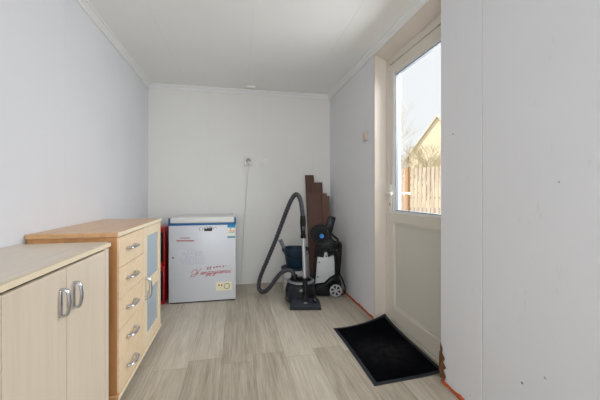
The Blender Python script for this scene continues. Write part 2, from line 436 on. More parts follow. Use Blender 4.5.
lf = struct('door_leaf', bm, M['door'], d1)
struct('door_panel', BX(XD+.016, XD+.044, yg0-.004, yg1+.004, zb+.11, zr0+.004), M['door_panel'], lf)
bm = bmesh.new()
def bead(bm, y0, y1, z0, z1, x0, x1, w):
    bx(bm, x0, x1, y0, y0+w, z0, z1); bx(bm, x0, x1, y1-w, y1, z0, z1)
    bx(bm, x0, x1, y0+w, y1-w, z0, z0+w); bx(bm, x0, x1, y0+w, y1-w, z1-w, z1)
bead(bm, yg0-.002, yg1+.002, zb+.118, zr0+.002, XD+.006, XD+.018, .014)
struct('panel_moulding', bm, M['door'], lf)
bm = bmesh.new(); bead(bm, yg0-.002, yg1+.002, zr1-.002, zt-.083, XD+.006, XD+.024, .016)
struct('glazing_bead', bm, M['bead'], lf)
bm = bmesh.new(); bead(bm, yg0+.012, yg1-.012, zr1+.012, zt-.097, XD+.012, XD+.034, .010)
struct('gasket', bm, M['gasket'], lf)
struct('glass_pane', BX(XD+.026, XD+.034, yg0, yg1, zr1, zt-.085), M['glass'], lf)
# lever handle with long plate, both faces
for s, xx, nm in ((-1, XD, 'door_handle'), (1, XD+.06, 'outer_door_handle')):
    yh = yb-.021; zh = 1.080
    bm = bmesh.new()
    x0, x1 = sorted((xx, xx+s*.009)); bx(bm, x0, x1, yh-.016, yh+.016, zh-.165, zh+.075, .003)
    tube(bm, smoothpath([(xx, yh, zh), (xx+s*.035, yh, zh), (xx+s*.050, yh-.012, zh), (xx+s*.052, yh-.05, zh+.002), (xx+s*.050, yh-.105, zh)], 6), .0095, 10)
    bm2 = bmesh.new(); x0, x1 = sorted((xx+s*.0085, xx+s*.0105)); bx(bm2, x0, x1, yh-.005, yh+.005, zh-.105, zh-.075, .001)
    h = struct(nm, bm, M['white_plastic'], lf, smooth=True)
    struct('keyhole', bm2, M['foot'], h)
# threshold outside and broken corner of the near wall
bm = bmesh.new()
zz = [0, .03, .055, .08, .10, .125, .15, .175, .20]
outer = [.046, .060, .034, .064, .030, .050, .020, .026, .003]
A = []; B = []; Bk = []
for z, o_ in zip(zz, outer):
    z = z+.02
    A.append(bm.verts.new((XR-.003, Y0+.002, z))); B.append(bm.verts.new((XR-.004, Y0-o_*.8, z)))
    Bk.append(bm.verts.new((XR+.045*min(1, o_/.04), Y0+.003, z)))
for i in range(len(zz)-1):
    bm.faces.new((A[i], A[i+1], B[i+1], B[i])); bm.faces.new((A[i], Bk[i], Bk[i+1], A[i+1]))
struct('exposed_wood', bm, M['splinter'], wr)
# splinters standing off the broken corner
bm = bmesh.new()
for (dy, z0, h, w) in ((-.004, .02, .19, .010), (-.014, .03, .12, .008), (.004, .06, .11, .007), (-.022, .02, .08, .008)):
    prism(bm, [(dy-w/2, z0), (dy+w/2, z0), (dy+w*.3, z0+h*.7), (dy, z0+h)], lambda u, v, t: Vector((XR+t, Y0+u, v)), -.008, -.002)
struct('splinter', bm, M['splinter'], wr)
# ------------------------------------------------------------------ outside
gx = bmesh.new(); bx(gx, XR+WT, 60, -30, 60, -.25, -.12)
struct('garden_ground', gx, M['paving'])
# fence
fd = Vector((-.396, .918, 0)).normalized(); fp = P(420, 193, 8.5); fp.z = -.12
fang = math.atan2(fd.y, fd.x)
fe = thing('garden_fence', 'weathered vertical board fence in sun seen through the door glass', 'fence', fp, fang, world=False)
Z1 = EYE+(193-167.6)/F*8.5+.12
s = -4.0; k = 0
while s < 4.2:
    h = Z1+random.uniform(-.012, .012)
    bm = bmesh.new(); bx(bm, s, s+.084, .0, .02, .03, h, .003)
    obj('fence_board', bm, M['fence'], fe); s += .123
for z in (.35, 1.05, 1.6):
    obj('fence_rail', BX(-4, 4.2, -.045, -.001, z, z+.06, .004), M['fence'], fe)
for sp_ in (-3.6, -1.62, .36, 2.34, 4.1):
    obj('fence_post', BX(sp_-.045, sp_+.045, .021, .11, 0, Z1+.03, .005), M['fence_post'], fe)
# house beyond the fence: gable end towards the garden
D = 25.0
pk = P(437, 116, D); base = Vector((pk.x, pk.y, -.12))
hang = -math.radians(41)
ho = thing('neighbouring_house', 'pale cream house gable rising behind the garden fence', 'house', base, hang, world=False)
hw, ze, zp, ln = 2.15, 4.35, pk.z+.12, 7.0
pent = [(-hw, 0), (hw, 0), (hw, ze), (0, zp-.12), (-hw, ze)]
obj('gable_wall', PR(pent, lambda u, v, t: Vector((u, t, v)), 0, ln), M['render_wall'], ho)
sl = (zp-.12-ze)/hw
for sgn in (-1, 1):
    q = [(0, zp-.10), (sgn*(hw+.35), zp-.12-sl*(hw+.35)), (sgn*(hw+.35), zp+.06-sl*(hw+.35)), (0, zp+.06)]
    obj('roof_slope', PR(q, lambda u, v, t: Vector((u, t, v)), -.12, ln+.3), M['roof'], ho)
    q2 = [(0, zp-.10), (sgn*(hw+.37), zp-.10-sl*(hw+.37)), (sgn*(hw+.37), zp+.07-sl*(hw+.37)), (0, zp+.07)]
    obj('barge_board', PR(q2, lambda u, v, t: Vector((u, t, v)), -.16, -.122), M['barge'], ho)
# bare tree and shrub
def branchy(name, label, loc, height, lvl, r0, m, spread, n0, seed, droop=0, group=None):
    rnd = random.Random(seed); bm = bmesh.new(); bmt = bmesh.new()
    def grow(b, p, d, L, r, l):
        n = 4; path = [p.copy()]
        for i in range(n):
            d = (d+Vector((rnd.uniform(-.16, .16), rnd.uniform(-.16, .16), rnd.uniform(-.05, .14)-droop))).normalized(); path.append(path[-1]+d*L/n)
        tube(b, path, lambda i: max(.0035, r*(1-.45*i/n)), 5 if l else 8)
        if l < lvl:
            for k in range(rnd.randint(3, 4) if l else n0):
                t = rnd.uniform(.35, 1) if k else 1
                j = t*n; i = min(int(j), n-1); q = path[i].lerp(path[i+1], j-i)
                a = rnd.uniform(0, 2*PI); sd = Vector((math.cos(a), math.sin(a), rnd.uniform(0, .6)))*spread
                grow(bm, q, (d+sd).normalized(), L*rnd.uniform(.52, .75), r*.5, l+1)
    grow(bmt, Vector((0, 0, 0)), Vector((0, 0, 1)), height*.42, r0, 0)
    t = thing(name, label, 'tree' if 'tree' in name else 'shrub', loc, 0, group, world=False)
    obj('trunk', bmt, m, t); obj('branches', bm, m, t)
t0 = P(404, 193, 15); branchy('bare_tree', 'pale leafless tree with fine twigs left of the house gable', (t0.x, t0.y, -.12), 5.6, 5, .06, M['bark'], .8, 5, 3)
t0 = P(425, 193, 12); branchy('garden_shrub', 'twiggy tan shrub showing above the fence boards below the gable', (t0.x, t0.y, -.12), 3.5, 5, .05, M['bark_dark'], 1.0, 9, 11)

# ------------------------------------------------------------------ near cabinet (pale maple)
cx0, cx1 = XL+.006, -.572; zt = .854
c1 = thing('low_cabinet', 'pale maple cabinet with two plain doors nearest the camera', 'cabinet', ((cx0+cx1)/2, 1.24, 0))
ya, yb = .872, 1.565
bm = bmesh.new()
bx(bm, cx0, cx1, ya, ya+.034, .0, zt-.024, .002); bx(bm, cx0, cx1, yb-.032, yb+.006, .0, zt-.024, .002)
bx(bm, cx0, cx0+.008, ya+.022, yb-.022, .06, zt-.024); bx(bm, cx0+.008, cx1-.02, ya+.022, yb-.022, .06, .08)
bx(bm, cx0+.008, cx1-.03, ya+.022, yb-.022, .42, .438)
bx(bm, cx1-.03, cx1-.022, ya+.022, yb-.022, .0, .06)
obj('carcass', bm, M['maple'], c1)
bm = bmesh.new(); bx(bm, cx0, -.580, .905-.035, 1.614, zt-.024, zt, 0)
bmesh.ops.bevel(bm, geom=[e for e in bm.edges if abs((e.verts[0].co-e.verts[1].co).y) > .1 and e.verts[0].co.x > -.6], offset=.010, segments=4, affect='EDGES')
top = obj('top_panel', bm, M['maple_y'], c1, smooth=True)
sub('edge_band', BX(-.5805, -.5775, .905-.033, 1.612, zt-.021, zt-.003, .0012), M['edge'], top, c1)
for (a, b, hy, nm) in ((ya+.037, 1.2095, 1.172, 0), (1.2130, yb-.0355, 1.257, 1)):
    dr = obj('door', BX(cx1-.018, cx1, a, b, .065, zt-.028, .0018), M['maple'], c1)
    bm = bmesh.new()
    tube(bm, smoothpath([(cx1-.001, hy, .674), (cx1+.016, hy, .675), (cx1+.023, hy, .690), (cx1+.026, hy, .718), (cx1+.023, hy, .746), (cx1+.016, hy, .761), (cx1-.001, hy, .762)], 6), .0065, 12, sq=(1.2, .8))
    bx(bm, cx1-.0005, cx1+.004, hy-.006, hy+.006, .670, .766, .0015)
    sub('handle', bm, M['chrome'], dr, c1, smooth=True)

# ------------------------------------------------------------------ drawer cabinet
c2 = thing('sideboard', 'brown beech sideboard with five drawers and a blue glass door', 'cabinet', (-.77, 2.124, 0))
xb, xf = XL+.004, -.563; ya, yb = 1.672, 2.560; zt, zbm = .890, .060; TH = .024
bm = bmesh.new(); bx(bm, xb, xf-.003, ya, yb, zt-TH, zt, .003)
tp = obj('top_panel', bm, M['beech_y'], c2)
sub('edge_band', BX(xf-.006, xf, ya, yb, zt-TH+.002, zt-.001, .002), M['edge'], tp, c2)
bm = bmesh.new(); bx(bm, xb, xf-.003, ya, yb, zbm, zbm+TH, .003)
bp_ = obj('bottom_panel', bm, M['beech_y'], c2)
sub('edge_band', BX(xf-.006, xf, ya, yb, zbm+.001, zbm+TH-.001, .002), M['edge'], bp_, c2)
bm = bmesh.new()
bx(bm, xb, xf-.012, ya+.018, ya+.040, zbm+TH, zt-TH); bx(bm, xb, xf-.012, yb-.040, yb-.018, zbm+TH, zt-TH)
obj('side_panel', BX(xb, xf-.014, ya+.014, ya+.036, zbm+TH, zt-TH, .001), M['beech'], c2)
bm.free()
obj('side_panel', BX(xb, xf-.014, yb-.036, yb-.014, zbm+TH, zt-TH, .001), M['maple_door'], c2)
ys = 2.105
obj('back_panel', BX(xb, xb+.006, ya+.036, yb-.036, zbm+TH, zt-TH), M['beech'], c2)
obj('partition', BX(xb+.006, xf-.03, ys-.009, ys+.009, zbm+TH, zt-TH), M['maple_door'], c2)
for (fx, fy) in ((xb+.03, ya+.05), (xb+.03, yb-.05), (xf-.07, ya+.05), (xf-.07, yb-.05)):
    bm = bmesh.new(); lathe(bm, [(.016, 0), (.018, .005), (.022, .05), (.022, .0605)], 16, (fx, fy, 0)); obj('foot', bm, M['foot'], c2, smooth=True)
n = 5; z0 = zbm+TH+.002; z1 = zt-TH-.002; hh = (z1-z0)/n
for i in range(n):
    a, b = z0+i*hh, z0+(i+1)*hh
    dr = obj('drawer', BX(xf-.022, xf-.004, ya+.016, ys-.0015, a+.0013, b-.0013, .0018), M['maple_warm'], c2)
    zc = (a+b)/2+.008; yc = (ya+ys)/2-.035
    bm = bmesh.new(); X = xf-.004
    tube(bm, smoothpath([(X-.001, yc-.058, zc), (X+.016, yc-.055, zc), (X+.027, yc-.036, zc), (X+.030, yc, zc), (X+.027, yc+.036, zc), (X+.016, yc+.055, zc), (X-.001, yc+.058, zc)], 6), .0095, 12, sq=(1.15, .75))
    sub('handle', bm, M['chrome'], dr, c2, smooth=True)
# glass door
X0, X1 = xf-.022, xf-.004; a, b = ys+.0015, yb-.016; zl, zh = z0, z1
fw = .075
bm = bmesh.new()
bx(bm, X0, X1, a, a+fw, zl, zh, .0018); bx(bm, X0, X1, b-fw, b, zl, zh, .0018)
zm = .475
for (p, q) in ((zl, zl+fw), (zh-.062, zh), (zm-.037, zm+.037)): bx(bm, X0, X1-.0004, a+fw-.002, b-fw+.002, p, q, .0015)
gd = obj('glass_door', bm, M['maple_door'], c2)
for (p, q) in ((zl+fw-.004, zm-.035), (zm+.035, zh-.058)):
    sub('glass_pane', BX(X0+.006, X0+.010, a+fw-.004, b-fw+.004, p, q), M['blueglass'], gd, c2)
bm = bmesh.new(); yc = a+.034; zc = .475
tube(bm, smoothpath([(X1-.001, yc, zc-.062), (X1+.018, yc, zc-.059), (X1+.028, yc, zc-.036), (X1+.031, yc, zc), (X1+.028, yc, zc+.036), (X1+.018, yc, zc+.059), (X1-.001, yc, zc+.062)], 6), .0095, 12, sq=(.75, 1.15))
sub('handle', bm, M['chrome'], gd, c2, smooth=True)

# ------------------------------------------------------------------ red boxes in the far left corner
def red_box(loc, w, d, h, label):
    t = thing('tool_box', label, 'box', loc, 0, world=False)
    bm = bmesh.new(); bx(bm, -w/2, w/2, -d/2, d/2, 0, h, .012)
    fr = [f for f in bm.faces if f.normal.y < -.9]
    big = max(fr, key=lambda f: f.calc_area())
    r = bmesh.ops.inset_region(bm, faces=[big], thickness=.014); bmesh.ops.translate(bm, verts=big.verts, vec=(0, .012, 0))
    obj('body', bm, M['red_plastic'], t, smooth=True)
    obj('front_panel', BX(-w/2+.020, w/2-.020, -d/2-.001, -d/2+.014, .035, h-.050, .004), M['black_plastic'], t, smooth=True)
    for zz in (.30, .55, .78):
        bm = bmesh.new(); tube(bm, [(-w/2+.05, -d/2+.002, h*zz), (w/2-.05, -d/2+.002, h*zz)], .006, 8); obj('rib', bm, M['dark_blue_plastic'], t, smooth=True)
    bm = bmesh.new(); tube(bm, smoothpath([(-.06, -d/2+.02, h-.004), (-.055, -d/2+.02, h+.018), (.055, -d/2+.02, h+.018), (.06, -d/2+.02, h-.004)], 5), .009, 8)
    return t, bm
t, bmh = red_box((-.815, 3.36, 0), .27, .30, .375, 'red box with black front, lower one beside freezer, on the floor'); bmh.free()
t, bmh = red_box((-.815, 3.37, .375), .27, .28, .375, 'red box with black front and carry handle, stacked on another beside freezer')
obj('carry_handle', bmh, M['black_plastic'], t, smooth=True)
bm = bmesh.new(); lathe(bm, [(.030, 0), (.040, .004), (.040, .012), (.028, .014)], 24, (.05, -.130, .27), Matrix.Rotation(PI/2, 4, 'X')); obj('dial', bm, M['hose'], t, smooth=True)

# ------------------------------------------------------------------ chest freezer
fx0, fx1 = -.641, -.004; fy0, fy1 = 3.205, 3.70; FZ = .843; ZL = .769
fr = thing('chest_freezer', 'white chest freezer with blue trimmed lid and red script lettering', 'freezer', ((fx0+fx1)/2, (fy0+fy1)/2, 0))
obj('body', BX(fx0, fx1, fy0, fy1, .012, ZL, .006), M['fz'], fr, smooth=True)
bm = bmesh.new()
for (a, b) in ((fx0+.04, fy0+.04), (fx1-.04, fy0+.04), (fx0+.04, fy1-.04), (fx1-.04, fy1-.04)): lathe(bm, [(.02, 0), (.022, .013)], 12, (a, b, 0))
obj('base_plinth', BX(fx0+.008, fx1-.008, fy0+.012, fy1-.008, .0, .014), M['foot'], fr); bm.free()
bt = BX(fx0-.004, fx1+.004, fy0-.005, fy1, ZL-.004, ZL+.016, .004)
obj('blue_trim', bt, M['blue'], fr, smooth=True)
ld = obj('lid', BX(fx0+.012, fx1-.012, fy0-.002, fy1-.004, ZL+.016, FZ, .010, seg=3), M['fz_lid'], fr, smooth=True)
for (a, b) in ((fx0-.003, fx0+.0115), (fx1-.0115, fx1+.003)):
    sub('lid_corner', BX(a, b, fy0-.004, fy0+.05, ZL+.0165, FZ-.004, .003), M['blue'], ld, fr, smooth=True)
for a in (fx0+.12, fx1-.12): sub('hinge', BX(a-.03, a+.03, fy1-.004, fy1+.012, ZL-.05, ZL+.06, .003), M['white_plastic'], ld, fr)
ff = lambda e: (lambda u, v: Vector((u, fy0-e, v)))
def fq(px, py):
    p = onY(px, py, fy0); return (p.x, p.z)
def patch(name, px0, py0, px1, py1, m, e, par=None):
    a, b = fq(px0, py0), fq(px1, py1)
    return BX(a[0], b[0], fy0-e, fy0+.0005, min(a[1], b[1]), max(a[1], b[1]))
obj('control_panel', patch('', 204.2, 227, 212.2, 231, 0, .0015), M['black_ink'], fr)
bm = bmesh.new()
for (x_, w, h) in ((204.6, 1.2, .9), (206.0, .9, 1.5), (207.6, 1.3, .7), (209.4, .5, 1.2), (210.6, .9, .6)):
    a, b = fq(x_, 227.3), fq(x_+w, 227.3+h); bx(bm, a[0], b[0], fy0-.0019, fy0-.0014, b[1], a[1])
obj('panel_marks', bm, M['white_ink'], fr)
for (cx, cy, a0, a1) in ((201.2, 229, 110, 250), (201.2, 229, -70, 60), (214.9, 229, 20, 200)):
    u, v = fq(cx, cy); rr = .018
    bm = bmesh.new(); ribbon(bm, [(u+rr*math.cos(math.radians(a0+(a1-a0)*k/10)), v+rr*math.sin(math.radians(a0+(a1-a0)*k/10))) for k in range(11)], .0045, ff(.0008), 2); obj('dial_mark', bm, M['grey_ink'], fr)
# energy label
lb = obj('energy_label', patch('', 227.5, 224.6, 235.3, 237.6, 0, .0010), M['label_white'], fr)
for (y0_, y1_, mm, x0_, x1_) in ((224.6, 227.6, 'label_blue', 227.5, 235.3), (236.2, 237.6, 'label_teal', 227.5, 235.3), (230.2, 231.6, 'label_pink', 228.6, 235), (232.4, 233.0, 'label_green', 228.2, 234.2), (228.3, 229.4, 'grey_ink', 230.0, 231.4)):
    sub('label_band', patch('', x0_, y0_, x1_, y1_, 0, .0014), M[mm], lb, fr)
# rating plate
rp = obj('rating_plate', patch('', 215.6, 282.2, 232.2, 290.0, 0, .0012), M['plate'], fr)
bm = bmesh.new()
for (cx, cy) in ((219.0, 285.1), (221.6, 285.1)):
    a, b = fq(cx-.7, cy-.7), fq(cx+.7, cy+.7); bx(bm, a[0], b[0], fy0-.0016, fy0-.0011, b[1], a[1])
sub('plate_marks', bm, M['red_ink'], rp, fr)
bm = bmesh.new(); u, v = fq(226.9, 286); ribbon(bm, [(u+.026*math.cos(k*PI/12), v+.026*math.sin(k*PI/12)) for k in range(25)], .006, ff(.0016), 1)
sub('plate_ring', bm, M['grey_ink'], rp, fr)
bm = bmesh.new(); lathe(bm, [(.009, -.001), (.009, .0015), (.004, .002)], 16, (fq(173, 258)[0], fy0, fq(173, 258)[1]), Matrix.Rotation(PI/2, 4, 'X')); obj('lock_hole', bm, M['grey_ink'], fr)
# cursive lettering  "Yangzijiamei"
G = {  # strokes per letter, x-height 1, advance
 'Y': (2.1, [[(-1.0, .5), (-1.2, 1.3), (-.6, 2.1), (.0, 2.3), (.35, 1.9), (.3, 1.2), (.6, .8), (1.0, 1.1)], [(1.7, 2.5), (1.3, 1.7), (.9, .7), (.4, -.3), (-.2, -.7), (-.9, -.5), (-.8, .1), (.2, .4), (1.6, .4)]]),
 'a': (1.15, [[(.85, .85), (.5, 1.0), (.15, .7), (.1, .2), (.35, 0), (.65, .25), (.88, .95), (.82, .3), (.95, 0), (1.2, .2)]]),
 'n': (1.2, [[(.05, .1), (.2, .95), (.22, .3), (.2, 0), (.4, .7), (.7, 1.0), (.88, .8), (.85, .2), (1.0, 0), (1.25, .25)]]),
 'g': (1.15, [[(.85, .85), (.5, 1.0), (.15, .7), (.1, .25), (.35, .02), (.65, .3), (.88, .95), (.75, -.2), (.45, -.85), (.05, -.75), (.2, -.3), (.8, .0), (1.2, .25)]]),
 'z': (1.0, [[(.1, .85), (.35, 1.0), (.75, .9), (.4, .4), (.1, .05), (.5, .0), (.55, -.35), (.25, -.8), (-.05, -.6), (.4, -.1), (1.05, .25)]]),
 'i': (.65, [[(.1, .2), (.32, .95), (.25, .25), (.38, 0), (.7, .25)], [(.45, 1.4), (.5, 1.55)]]),
 'j': (.65, [[(.05, .2), (.35, .95), (.25, -.2), (0, -.85), (-.35, -.8), (-.2, -.35), (.3, 0), (.7, .25)], [(.48, 1.4), (.53, 1.55)]]),
 'm': (1.7, [[(.05, .1), (.2, .95), (.22, .3), (.2, 0), (.38, .7), (.62, 1.0), (.75, .8), (.72, 0), (.9, .7), (1.15, 1.0), (1.3, .8), (1.28, .2), (1.42, 0), (1.75, .25)]]),
 'e': (1.0, [[(.0, .2), (.45, .45), (.65, .8), (.45, 1.0), (.15, .75), (.12, .2), (.4, 0), (.75, .1), (1.05, .3)]]),
}
bm = bmesh.new(); word = 'Yangzijiamei'; tw = sum(G[c][0] for c in word)
ua, va = fq(194.0, 275.0); ub, vb = fq(230.3, 272.4)
sc = (ub-ua)/tw; x = 0
for c in word:
    adv, sts = G[c]
    for st_ in sts:
        pts = []
        for (q, r_) in st_:
            lx = x+q+.42*r_; t_ = lx/tw
            pts.append((ua+lx*sc, va+(vb-va)*t_+r_*sc*.92))
        ribbon(bm, pts, .0040, ff(.0010), 5)
    x += adv
obj('script_lettering', bm, M['red_ink'], fr)
# row of small red characters above it, shrinking to the right (drawn as brush strokes)
rnd = random.Random(5)
for i in range(8):
    bm = bmesh.new(); t_ = i/7; px = 207.6+t_*21.8; py = 268.4-2.9*t_; s_ = .019*(1-.55*t_) if i < 6 else .007
    u, v = fq(px, py)
    for k in range(6 if i < 6 else 2):
        a_ = rnd.choice((0, PI/2, .8, 2.2)); ox, oy = rnd.uniform(-.5, .5)*s_, rnd.uniform(-.6, .6)*s_; l_ = s_*rnd.uniform(.45, .8)
        ribbon(bm, [(u+ox-math.cos(a_)*l_*.6, v+oy-math.sin(a_)*l_*.6), (u+ox+math.cos(a_)*l_*.6, v+oy+math.sin(a_)*l_*.6)], .0044, ff(.0010), 1, False)
    obj('brush_character', bm, M['red_ink'], fr)
# two small printed lines upper left
for (py, x0_, x1_, hgt, mm, nm) in ((238.0, 181.0, 190.0, .010, 'redpale_ink', 'small_print'), (240.8, 177.2, 194.4, .0125, 'red_ink', 'bold_print')):
    bm = bmesh.new(); rnd = random.Random(int(py)); px = x0_
    while px < x1_:
        u, v = fq(px, py)
        for k in range(3):
            a_ = (0, PI/2, PI/2)[k]; oy = rnd.uniform(-.4, .4)*hgt if k == 0 else 0; ox = (0, -.003, .003)[k]
            ribbon(bm, [(u+ox-math.cos(a_)*hgt*.5, v+oy-math.sin(a_)*hgt*.5), (u+ox+math.cos(a_)*hgt*.5, v+oy+math.sin(a_)*hgt*.5)], .0038, ff(.0010), 1, False)
        px += 1.35
    obj(nm, bm, M[mm], fr)
# faint blue line drawing: domes, peaks and a ground line
bm = bmesh.new()
def fl(pts, w=.0034): ribbon(bm, [fq(*p) for p in pts], w, ff(.0010), 4)
fl([(181, 262), (180.6, 258), (182.5, 256), (184, 252.5), (185.5, 256), (187.5, 257.5)]); fl([(181, 262), (184, 263.6), (190, 264), (198, 263.6), (203.5, 262.2), (204, 257)])
fl([(187, 263.5), (187, 255), (189, 250.5), (192, 249), (195, 250.5), (196, 255), (196, 263.5)]); fl([(187.5, 255), (192, 253.6), (196, 255)])
fl([(189.5, 263), (189.8, 258), (191.8, 256.4), (193.6, 258), (193.8, 263)]); fl([(196, 257), (198, 252), (199.3, 256), (201.5, 250.5), (203, 257)]); fl([(198.5, 263), (198.5, 258.5), (201.5, 258.5), (201.5, 263)])
fl([(183, 262), (183, 259), (185.4, 259), (185.4, 262)])
for p in ((184, 253.5), (200, 252.2), (191.8, 252)): fl([(p[0]-.5, p[1]+.7), p, (p[0]+.6, p[1]-.6)], .006)
obj('line_drawing', bm, M['blue_ink'], fr)
# cord from the freezer up to the socket
bm = bmesh.new()
pw = [Vector((fx1-.02, fy1+.004, .10)), Vector((fx1+.035, fy1+.006, .06))] + [onY(px, py, YB-.012) for px, py in ((241.2, 279), (241.8, 262), (243.5, 235), (245.5, 205), (247.4, 180))] + [onY(248.3, 169, YB-.03), onY(248.6, 163.6, YB-.052)]
tube(bm, smoothpath(pw, 6), .0042, 8); cord = obj('power_cord', bm, M['white_cable'], fr, smooth=True)
pc = onY(248.6, 163.2, YB)
bm = bmesh.new(); lathe(bm, [(.0, .0), (.017, .0), (.018, .014), (.014, .032), (.008, .036)], 20, (pc.x, YB-.034, pc.z), Matrix.Rotation(PI/2, 4, 'X'))
sub('plug', bm, M['white_plastic'], cord, fr, smooth=True)

# ------------------------------------------------------------------ wall fittings
sk = onY(248.3, 161.2, YB)
t = thing('wall_socket', 'white surface-mounted wall socket with a plug in it on back wall', 'socket', (sk.x, YB, sk.z))
bm = bmesh.new(); bx(bm, sk.x-.046, sk.x+.046, YB-.030, YB-.0005, sk.z-.058, sk.z+.055, .010, 3); obj('housing', bm, M['white_plastic'], t, smooth=True)
bm = bmesh.new(); lathe(bm, [(.030, -.001), (.030, .0025), (.024, .0025), (.022, .0008)], 28, (sk.x, YB-.030, sk.z+.004), Matrix.Rotation(PI/2, 4, 'X')); obj('recess', bm, M['socket_dark'], t, smooth=True)
sk = onY(263.8, 162, YB)
t = thing('blank_plate', 'white blank cover plate on back wall right of the socket', 'wall plate', (sk.x, YB, sk.z))
obj('plate', BX(sk.x-.046, sk.x+.046, YB-.012, YB+.0005, sk.z-.042, sk.z+.042, .004), M['white_plastic'], t, smooth=True)
obj('insert', BX(sk.x-.030, sk.x+.030, YB-.015, YB-.0115, sk.z-.028, sk.z+.028, .002), M['white_plastic'], t, smooth=True)
sk = onX(366, 136.2, XR)
t = thing('light_switch', 'cream light switch on right wall left of the door', 'switch', (XR, sk.y, sk.z))
obj('plate', BX(XR-.012, XR-.0005, sk.y-.046, sk.y+.046, sk.z-.044, sk.z+.044, .004), M['cream_plastic'], t, smooth=True)
obj('rocker', BX(XR-.017, XR-.011, sk.y-.033, sk.y+.033, sk.z-.033, sk.z+.033, .003), M['cream_plastic'], t, smooth=True)
cp = P(250.5, 84, 3.55)
t = thing('ceiling_cover', 'small white oblong cover on the ceiling near the back wall', 'ceiling fitting', (cp.x, 3.60, ZC))
obj('cover', BX(cp.x-.055, cp.x+.055, 3.56, 3.64, ZC-.022, ZC-.0005, .005), M['white_plastic'], t, smooth=True)
obj('base', BX(cp.x-.060, cp.x+.060, 3.555, 3.645, ZC-.006, ZC-.0002, .001), M['trim'], t)

# ------------------------------------------------------------------ boards leaning in the right corner
SLOPE = .27/1.25; ZA = onY(310, 175, 3.73).z
def board(px0, px1, ytop, layer, m, label, t=.018):
    x0 = onY(px0, 193, 3.70).x; x1 = onY(px1, 193, 3.70).x; zt = onY(px0, ytop, 3.72).z
    ct = math.sqrt(1+SLOPE**2)
    yb = lambda z: 3.746-SLOPE*(ZA-z)-layer*.0215*ct
    o = bpy.data.objects
    ybot = yb(0)
    bm = bmesh.new()
    q = [(0, 0), (yb(zt)-ybot, zt), (yb(zt)-ybot-t*ct, zt-.0), (-t*ct, 0)]
    prism(bm, q, lambda u, v, s: Vector((s, u, v)), -(x1-x0)/2, (x1-x0)/2, .0025)
    ob = obj('wooden_board', bm, m); ob.location = ((x0+x1)/2, ybot, 0.0)
    tag(ob, label, 'board', 'brown boards leaning in the corner'); return ob
board(305.6, 314.4, 175, 0, M['board_mid'], 'tallest reddish-brown board leaning in corner, rearmost of the stack')
board(310.6, 322.0, 182.4, 1, M['board_mid'], 'second tallest brown board, between the tallest and the wide front one')
board(306.0, 319.9, 192.4, 2, M['board_front'], 'widest reddish-brown board, frontmost of the boards leaning in corner')
board(320.2, 325.4, 193.2, 2, M['board_tan'], 'narrow tan-edged brown board leaning right of the widest board')
board(325.8, 328.4, 195.8, 1, M['board_grey'], 'thin greyish-brown strip of board, the one closest to right wall')

# ------------------------------------------------------------------ buckets
bc = P(293.6, 193, 3.42); bc.z = 0
t = thing('lidded_bucket', 'white plastic bucket with dark lid on floor behind vacuum cleaner', 'bucket', (bc.x, bc.y, 0), world=False)
bm = bmesh.new(); lathe(bm, [(.0, .0), (.104, .0), (.108, .006), (.130, .246), (.135, .246), (.135, .264), (.128, .264)], 40); obj('body', bm, M['bucket_white'], t, smooth=True)
bm = bmesh.new(); lathe(bm, [(.137, .252), (.139, .256), (.139, .270), (.132, .274), (.124, .269), (.0, .269)], 40); obj('lid', bm, M['bucket_blue'], t, smooth=True)
bm = bmesh.new(); tube(bm, smoothpath([(.138*math.cos(a), .138*math.sin(a)-.004, .240-.085*math.sin(b)) for a, b in ((PI+.1, 0), (PI+.5, .9), (PI*1.5, PI/2), (2*PI-.5, PI-.9), (2*PI-.1, PI))], 8), .003, 6); obj('bail_handle', bm, M['silver'], t, smooth=True)
bb = P(295.3, 193, 3.42); BZ = .2695
t = thing('blue_bucket', 'dark blue open bucket standing on the white bucket', 'bucket', (bb.x, bb.y, BZ), world=False)
bm = bmesh.new(); lathe(bm, [(.0, .0), (.092, .0), (.096, .005), (.127, .195), (.135, .198), (.136, .210), (.131, .214), (.124, .208), (.091, .010), (.0, .008)], 40); obj('body', bm, M['bucket_blue'], t, smooth=True)
for sgn in (-1, 1):
    bm = bmesh.new(); bx(bm, sgn*.137-.012, sgn*.137+.012, -.018, .018, .178, .216, .005); obj('lug', bm, M['bucket_blue'], t, smooth=True)
bm = bmesh.new(); tube(bm, smoothpath([(.143*math.cos(a), .143*math.sin(a), .192-.07*math.sin(-a)) for a in (-PI, -PI*.8, -PI*.5, -PI*.2, 0)], 8), .003, 6); obj('bail_handle', bm, M['black_plastic'], t, smooth=True)
# flat tool standing in it
t0 = P(280.2, 239.5, 3.40); t1 = Vector((bb.x-.045, bb.y-.010, BZ+.012))
tt = thing('putty_knife', 'light grey flat tool sticking out of the blue bucket', 'tool', t1)
dv = (t0-t1); L = dv.length; dv.normalize(); sd = Vector((CA, -SA, 0)); sd = (sd-dv*sd.dot(dv)).normalized(); nn = dv.cross(sd)
def slab(bm, a, b, w0, w1, th):
    prism(bm, [(a, -w0), (b, -w1), (b, w1), (a, w0)], lambda u, v, s: t1+dv*u+sd*v+nn*s, -th, th, .001)
bm = bmesh.new(); slab(bm, L*.50, L, .017, .022, .008); obj('grip', bm, M['trowel'], tt, smooth=True)
bm = bmesh.new(); slab(bm, 0.004, L*.50, .026, .010, .001); obj('blade', bm, M['silver'], tt)
bm = bmesh.new(); hc = t1+dv*(L*.93); lathe(bm, [(.006, -.0085), (.006, .0085)], 12, hc, nn.to_track_quat('Z', 'Y').to_matrix().to_4x4()); obj('hanging_hole', bm, M['foot'], tt)

